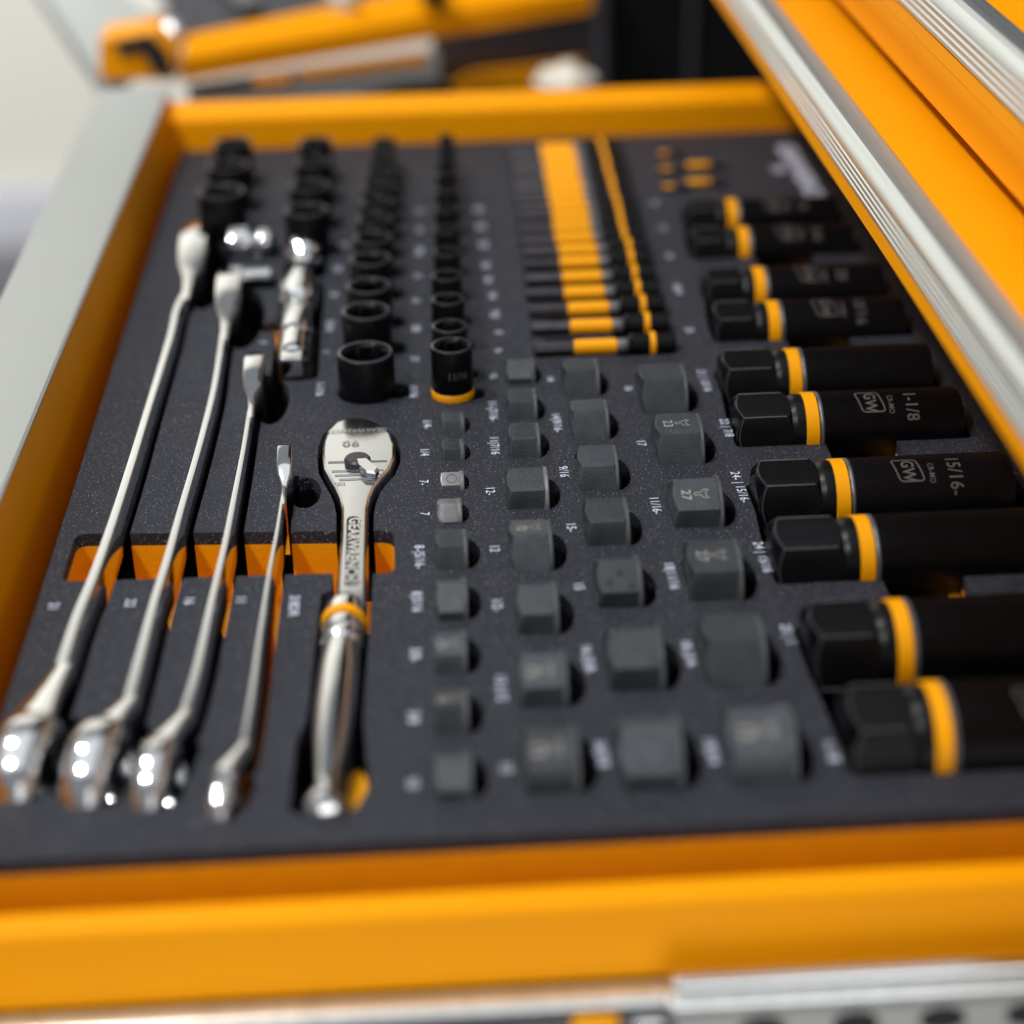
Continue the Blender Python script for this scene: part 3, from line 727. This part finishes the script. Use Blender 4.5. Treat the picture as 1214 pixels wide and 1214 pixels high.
for a, b, ta, tb, nm in DEEP:
    A = deep(*a, 'rear one of the %s pair of long black sockets with orange bands' % nm, ta, 10)
    Bq = deep(*b, 'front one of the %s pair of long black sockets with orange bands' % nm, tb, 14)
    (pa, ra, xa, ea), (pb, rb, xb, eb) = A, Bq
    ly = lambda p, r: (p.y+r*.96, p.y-r*.96)
    POCKETS.append((rrect(pa.x+xa-.0005, pa.x+.050, pa.y-ra, pa.y+ra*.96, .003), 'black'))
    POCKETS.append((rrect(pb.x+xb-.0005, pb.x+.010, pb.y-rb*.98, pb.y+rb, .003), 'black'))
    # full-width part of the pair pocket, between hex ends and mouths
    POCKETS.append((rrect(pb.x+.004, max(pa.x+ea, pb.x+eb)+.004, pb.y-rb*1.0, pa.y+ra*.96, .003), 'black'))
    POCKETS.append(([(pb.x+xb-.0005, pb.y+rb*.5), (pb.x+.008, pb.y+rb*.5), (pb.x+.008, pa.y-ra*.5), (pa.x+xa-.0005, pa.y-ra*.5)], 'black'))
    # finger well reaching towards the camera from the pair
    if nm != 'nearest':
        POCKETS.append((rrect(pb.x+.009, pb.x+.043, pb.y-rb*1.0-.030, pb.y, .003), 'black'))
        POCKETS.append(([(pb.x+.0385, pb.y-rb-.030), (pb.x+.043, pb.y-rb-.030), (pb.x+.043, pb.y-.002), (pb.x+.0385, pb.y-.002)], 'shallow'))

# ------------------------------------------------------------------ bit sockets with orange sleeves
rows = [411, 386.5, 366, 347, 329, 311.5, 296.5, 283, 270.5, 259, 248.5, 239, 230, 222, 214.5, 207.5, 201, 195, 189.5, 184.3, 179.5, 175]
ys_ = [at(705, y, .003).y for y in rows]
def lerp_edge(e0, e1, Y, z):     # image line e0-e1, find world x at depth Y
    a, b = at(*e0, z), at(*e1, z); t = (Y-a.y)/(b.y-a.y); return a.x+(b.x-a.x)*t
protos = None
xa0 = None
for i, Y in enumerate(ys_):
    z = .003
    xl = lerp_edge((680, 411), (640, 175), Y, z); xrr = lerp_edge((732, 410), (688, 174), Y, z); xring = lerp_edge((773, 408), (711, 175), Y, z)
    xt = lerp_edge((632, 413), (590, 176), Y, z); xe = lerp_edge((800, 406), (745, 173), Y, z)
    lab = '%s bit socket with an orange sleeve and a black orange-ringed drive end' % nth(i, len(ys_))
    if i == 0:
        T = thing('bit_socket', lab, 'bit socket', (xl, Y, z), 'bit sockets with orange sleeves in one long row')
        rs = .0042
        bm = bmesh.new(); lathe(bm, [(rs*.8, 0), (rs, .0008), (rs, xrr-xl-.001), (rs*.8, xrr-xl)], 'x', 20); mesh_obj('sleeve', bm, 'ring', T)
        bm = bmesh.new(); loft(bm, [hexpts(.0036*q, 0, h_) for q, h_ in ((.7, xt-xl), (1, xt-xl+.001), (1, .001))]); mesh_obj('bit', bm, 'bit', T)
        bm = bmesh.new(); lathe(bm, [(.0032, xrr-xl-.0005), (.0040, xrr-xl+.0015), (.0040, xrr-xl+.004), (.0034, xrr-xl+.006)], 'x', 20); mesh_obj('chuck', bm, 'chuckm', T)
        bm = bmesh.new(); lathe(bm, [(.0045, xrr-xl+.0055), (.0062, xrr-xl+.0075), (.0062, xe-xl-.001), (.0052, xe-xl)], 'x', 24); mesh_obj('drive_end', bm, 'impact', T)
        bm = bmesh.new(); lathe(bm, [(.0061, xring-xl-.0016), (.0068, xring-xl-.0013), (.0068, xring-xl+.0013), (.0061, xring-xl+.0016)], 'x', 24); mesh_obj('colour_ring', bm, 'ring', T)
        proto = T
    else:
        T = copy_tree(proto); T.location = (xl+random.uniform(-.0006, .0006), Y+random.uniform(-.0004, .0004), z); T.rotation_euler = (random.uniform(0, 6), 0, random.uniform(-.02, .02)); T['label'] = lab
    if i % 2 == 0:
        pass
x_l0 = lambda Y: lerp_edge((680, 411), (640, 175), Y, 0)
Y0, Y1 = ys_[0]-.007, ys_[-1]+.006
for i, Y in enumerate(ys_):
    xl = x_l0(Y)
    POCKETS.append((rrect(xl-.021, xl+.049, Y-.0045, Y+.0045, .002), 'orange' if i in (0, 2) else 'black'))
xa, xb = x_l0(Y0), x_l0(Y1)
POCKETS.append(([(xa+.022, Y0), (xa+.051, Y0), (xb+.051, Y1), (xb+.022, Y1)], 'black'))
# small orange parts in the far right of the foam
for i, (x, y, w, nm) in enumerate([(828, 196, 28, 'farther orange-capped short bit beyond the deep sockets'), (828, 216, 30, 'nearer orange-capped short bit beyond the deep sockets'),
                                   (790, 200, 14, 'tiny orange bit tip, middle of three by the long bit row'), (793, 221, 14, 'tiny orange bit tip, nearest of three by the long bit row'), (787, 182, 12, 'tiny orange bit tip, farthest of three by the long bit row')]):
    p = at(x, y, .002); s = scale_at(p); L = w/s
    T = thing('short_bit', nm, 'bit', (p.x, p.y, .002), 'short orange bits at the far right')
    rc = .0022 if i < 2 else .0013
    bm = bmesh.new(); lathe(bm, [(rc*.7, -L/2), (rc, -L/2+.001), (rc, L/2-.001), (rc*.7, L/2)], 'x', 18); mesh_obj('cap', bm, 'ring', T)
    bm = bmesh.new(); loft(bm, [hexpts(.0028*q, 0, h_) for q, h_ in ((1, L/2-.0005), (1, L/2+.008), (.6, L/2+.010))]); mesh_obj('shaft', bm, 'bit', T)
    POCKETS.append((rrect(p.x-L/2-.001, p.x+L/2+.011, p.y-.004, p.y+.004, .002), 'black'))

# ------------------------------------------------------------------ foam insert
F = thing('foam_insert', 'black foam insert with white size prints, cut out for every tool', 'foam tray')
outer = [(XL-.0005, YF), (XR, YF), (XR, YB), (XL+.003, YB)]
co = []; edges = []
def add_poly(poly):
    k = len(co); n = len(poly); co.extend([Vector((p[0], p[1])) for p in poly]); edges.extend([(k+i, k+(i+1) % n) for i in range(n)])
def clip(poly):
    return [(min(max(x, XL+.003), XR-.003), min(max(y, YF+.002), YB-.002)) for x, y in poly]
POCKETS = [(clip(p[0]), p[1]) for p in POCKETS]
add_poly(outer)
for pl, kd in POCKETS: add_poly(pl)
res = delaunay_2d_cdt(co, edges, [], 1, 1e-6)
V, E_, Fc = res[0], res[1], res[2]
bbs = [(min(p[0] for p in q), max(p[0] for p in q), min(p[1] for p in q), max(p[1] for p in q)) for q, _ in POCKETS]
def kind(x, y):
    k = None
    for (q, kd), (a, b, c, d) in zip(POCKETS, bbs):
        if a <= x <= b and c <= y <= d and inpoly((x, y), q):
            if kd == 'shallow': return 'shallow'
            if kd == 'orange': k = 'orange'; continue
            if k == 'orange': continue
            k = 'black'
    return k
kinds = []
for f in Fc:
    x = sum(V[i].x for i in f)/3; y = sum(V[i].y for i in f)/3
    kinds.append('out' if not inpoly((x, y), outer) else (kind(x, y) or 'solid'))
emap = {}
for fi, f in enumerate(Fc):
    for i in range(3): emap.setdefault(frozenset((f[i], f[(i+1) % 3])), []).append(fi)
def build(name, sel_top, ztop, walls, m, cover_z=None):
    bm = bmesh.new(); vm = {}
    def v(i, z):
        key = (i, round(z, 5))
        if key not in vm: vm[key] = bm.verts.new((V[i].x, V[i].y, z))
        return vm[key]
    for fi, f in enumerate(Fc):
        for kk, z in sel_top:
            if kinds[fi] == kk:
                try: bm.faces.new([v(i, z) for i in f])
                except ValueError: pass
    for e, fs in emap.items():
        i, j = tuple(e)
        ks = {kinds[q] for q in fs} | ({'out'} if len(fs) == 1 else set())
        for cond, z0, z1 in walls:
            if cond(ks):
                try: bm.faces.new((v(i, z0), v(j, z0), v(j, z1), v(i, z1)))
                except ValueError: pass
    me = bpy.data.meshes.new(name); bmesh.ops.recalc_face_normals(bm, faces=bm.faces); bm.to_mesh(me); bm.free()
    me.materials.append(M[m]); o = bpy.data.objects.new(name, me); COL.objects.link(o); o.parent = F; return o
build('top_layer', [('solid', 0)], 0, [(lambda k: 'solid' in k and len(k) > 1, 0, -.0062)], 'foam')
build('orange_layer', [('orange', -.036), ('shallow', -.010)], 0, [(lambda k: 'solid' in k and ('orange' in k or 'out' in k), -.0062, -.036), (lambda k: 'solid' in k and 'shallow' in k, -.0062, -.010),
      (lambda k: 'shallow' in k and ('orange' in k or 'black' in k), -.010, -.036)], 'orange_foam')
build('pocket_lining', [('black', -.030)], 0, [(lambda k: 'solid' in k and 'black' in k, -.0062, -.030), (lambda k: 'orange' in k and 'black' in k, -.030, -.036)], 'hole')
# prints
ZP = .00035
PR = {1: [(506, 503), (503, 536), (502, 572), (503, 609), (497, 660), (494, 713), (492, 776), (490, 850), (489, 928)],
      2: [(584, 446), (584, 487), (586, 528), (581, 582), (586, 650), (589, 717), (594, 815), (600, 910)],
      3: [(652, 449), (660, 501), (668, 559), (677, 625), (686, 695), (697, 781), (713, 893)],
      4: [(745, 460), (760, 525), (777, 599), (796, 682), (816, 775), (843, 890)]}
for c, lst in PR.items():
    for (x, y), s in zip(lst, LBL[c]):
        p = at(x, y, ZP); print_text(s, p, .0060, F, sx=1.0, bold=.006)
for s, x, y in [('21 | 13/16', 835, 451), ('22 | 7/8', 861, 507), ('24- | 15/16-', 877, 577), ('24 | 15/16', 904, 660), ('25 | 1', 934, 752), ('1-1/8', 985, 890),
                ('20', 817, 391), ('19|3/4', 803, 342), ('18', 793, 303), ('17', 785, 270), ('16', 776, 240),
                ('1-1/16', 379, 461), ('1', 386, 417), ('15/16', 391, 386), ('24', 396, 349), ('7/8', 400, 318), ('22', 407, 290),
                ('11/16', 490, 464), ('17', 491, 425), ('5/8', 493, 389), ('16', 493, 356), ('15', 495, 327), ('9/16', 497, 298), ('14', 497, 272), ('13', 497, 250),
                ('9-', 590, 416), ('8', 591, 394), ('T50', 586, 372), ('T45', 583, 350), ('T40', 578, 331), ('T30', 575, 314), ('T27', 572, 290), ('T25', 569, 268), ('T20', 566, 248),
                ('21', 63, 719), ('22', 154, 715), ('16', 224, 712), ('11', 285, 711), ('3/8DR', 348, 718), ('F', 311, 406), ('3/8', 305, 300)]:
    p = at(x, y, ZP); print_text(s, p, .0060 if y > 300 else .007, F, sx=1.0, bold=.006)
# big white maker print at the far right
pl = at(948, 203, ZP); print_text('GEARWRENCH', pl, .017, F, 'maker_print', sx=.95, bold=.03)
pl = at(922, 200, ZP); print_text('3/8', pl, .012, F, 'maker_print', sx=.9, bold=.02)

# ------------------------------------------------------------------ things behind the drawer
NB = thing('far_drawer', 'blurred open orange drawer with grey trim beyond the far drawer wall', 'drawer')
def wpt(px, py, Y):
    r = RM @ np.array([px-CPX, -(py-CPX), -FPX]); k = Y/r[1]; return Vector((r[0]*k, r[1]*k, H+r[2]*k))
def slab(name, pts_px, m, th, parent, d=(0, 1, 0)):
    """flat-faced sheet: px corner + its distance Y, given real thickness away from the camera"""
    A = [wpt(x, y, Y) for x, y, Y in pts_px]; bm = bmesh.new()
    loft(bm, [[tuple(a) for a in A], [tuple(a+Vector(d)*th) for a in A]]); return mesh_obj(name, bm, m, parent)
slab('side_wall', [(212, 97, 1.50), (215, 70, 1.50), (705, -12, 1.72), (700, 14, 1.72)], 'orange', .004, NB)
slab('side_lip', [(215, 70, 1.50), (222, 42, 1.53), (420, 2, 1.62), (708, -50, 1.75), (705, -12, 1.72)], 'orange', .003, NB)
slab('foam_insert', [(222, 40, 1.54), (150, -20, 1.9), (150, -60, 2.1), (700, -110, 2.2), (702, -50, 1.77), (420, 1, 1.64)], 'foam', .01, NB, (0, 0, -1))
slab('front_trim', [(122, 96, 1.50), (30, -40, 2.0), (135, -40, 2.0), (185, 38, 1.50)], 'alu_matte', .02, NB, (0, 0, -1))
slab('corner_bracket', [(118, 93, 1.49), (118, 48, 1.49), (185, 38, 1.49), (208, 60, 1.49), (208, 95, 1.49)], 'orange', .05, NB)
slab('corner_gap', [(142, 66, 1.485), (134, 52, 1.485), (176, 41, 1.485), (196, 60, 1.485), (208, 90, 1.485), (182, 88, 1.485), (170, 62, 1.485)], 'darkline', .003, NB)
for k in range(4):
    x = 175+k*110
    slab('tool', [(x, 18-k*9, 1.60), (x+26, 12-k*9, 1.60), (x-30, -50, 2.0), (x-60, -50, 2.0)], 'satin' if k % 2 == 0 else 'impact', .01, NB, (0, 0, -1))
p = wpt(205, 40, 1.53)
KN = thing('chrome_knob', 'small shiny chrome ball on the corner of the far orange drawer', 'knob', tuple(p))
bm = bmesh.new(); lathe(bm, [(.0005, .012), (.0070, .0098), (.0113, .004), (.012, 0), (.0113, -.004), (.0070, -.0098), (.0045, -.012), (.0045, -.02)], 'z', 32); mesh_obj('ball', bm, 'mirror', KN, 60)
CB = thing('lower_far_drawer', 'blurred silver slide and dark tool gaps under the far orange drawer', 'drawer')
slab('slide_rail', [(225, 124, 1.46), (222, 100, 1.46), (520, 62, 1.60), (520, 110, 1.60)], 'alu', .01, CB)
slab('slide_slot', [(232, 110, 1.455), (232, 100, 1.455), (350, 88, 1.50), (350, 100, 1.50)], 'darkline', .002, CB)
slab('slide_marker', [(300, 103, 1.452), (300, 92, 1.452), (345, 88, 1.47), (345, 99, 1.47)], 'orange', .002, CB)
slab('slide_marker', [(355, 96, 1.452), (355, 84, 1.452), (505, 62, 1.55), (505, 76, 1.55)], 'orange_dark', .002, CB)
slab('inner_side', [(515, 120, 1.62), (512, 48, 1.62), (705, 12, 1.74), (705, 115, 1.74)], 'bit', .01, CB)
slab('orange_divider', [(500, 118, 1.60), (560, 86, 1.60), (690, 70, 1.70), (690, 118, 1.70)], 'orange_dark', .004, CB)
slab('dark_tray', [(420, 118, 1.45), (470, 100, 1.45), (530, 98, 1.47), (550, 118, 1.47)], 'impact', .01, CB)
T = thing('rag', 'pale crumpled rag lying beyond the far orange wall', 'cloth')
bm = bmesh.new(); bmesh.ops.create_icosphere(bm, subdivisions=3, radius=1)
c0 = wpt(672, 92, 1.58)
for v in bm.verts:
    k = 1+.3*math.sin(v.co.x*6+v.co.z*4+1)*math.cos(v.co.z*5); v.co = Vector((c0.x+v.co.x*.022*k, c0.y+v.co.y*.03, c0.z-.002+v.co.z*.013*k))
mesh_obj('cloth', bm, 'wall', T)
CAB = thing('black_cabinet', 'black tool cabinet standing behind the far orange drawer wall', 'cabinet')
bm = bmesh.new(); a = wpt(722, 100, 1.9); b = wpt(1000, 100, 1.9); box(bm, a.x, b.x+.6, 1.9, 2.5, -1.6, 1.4, .004); mesh_obj('carcass', bm, 'blackpaint', CAB)
bm = bmesh.new(); a = wpt(703, 100, 1.88); b = wpt(720, 100, 1.88); box(bm, a.x, b.x, 1.88, 1.93, -1.6, 1.4, .004); mesh_obj('corner_post', bm, 'bit', CAB)
bm = bmesh.new(); a = wpt(815, 100, 1.885); b = wpt(822, 100, 1.885); box(bm, a.x, b.x, 1.885, 1.899, -1.6, 1.4, .002); mesh_obj('door_edge', bm, 'bit', CAB)
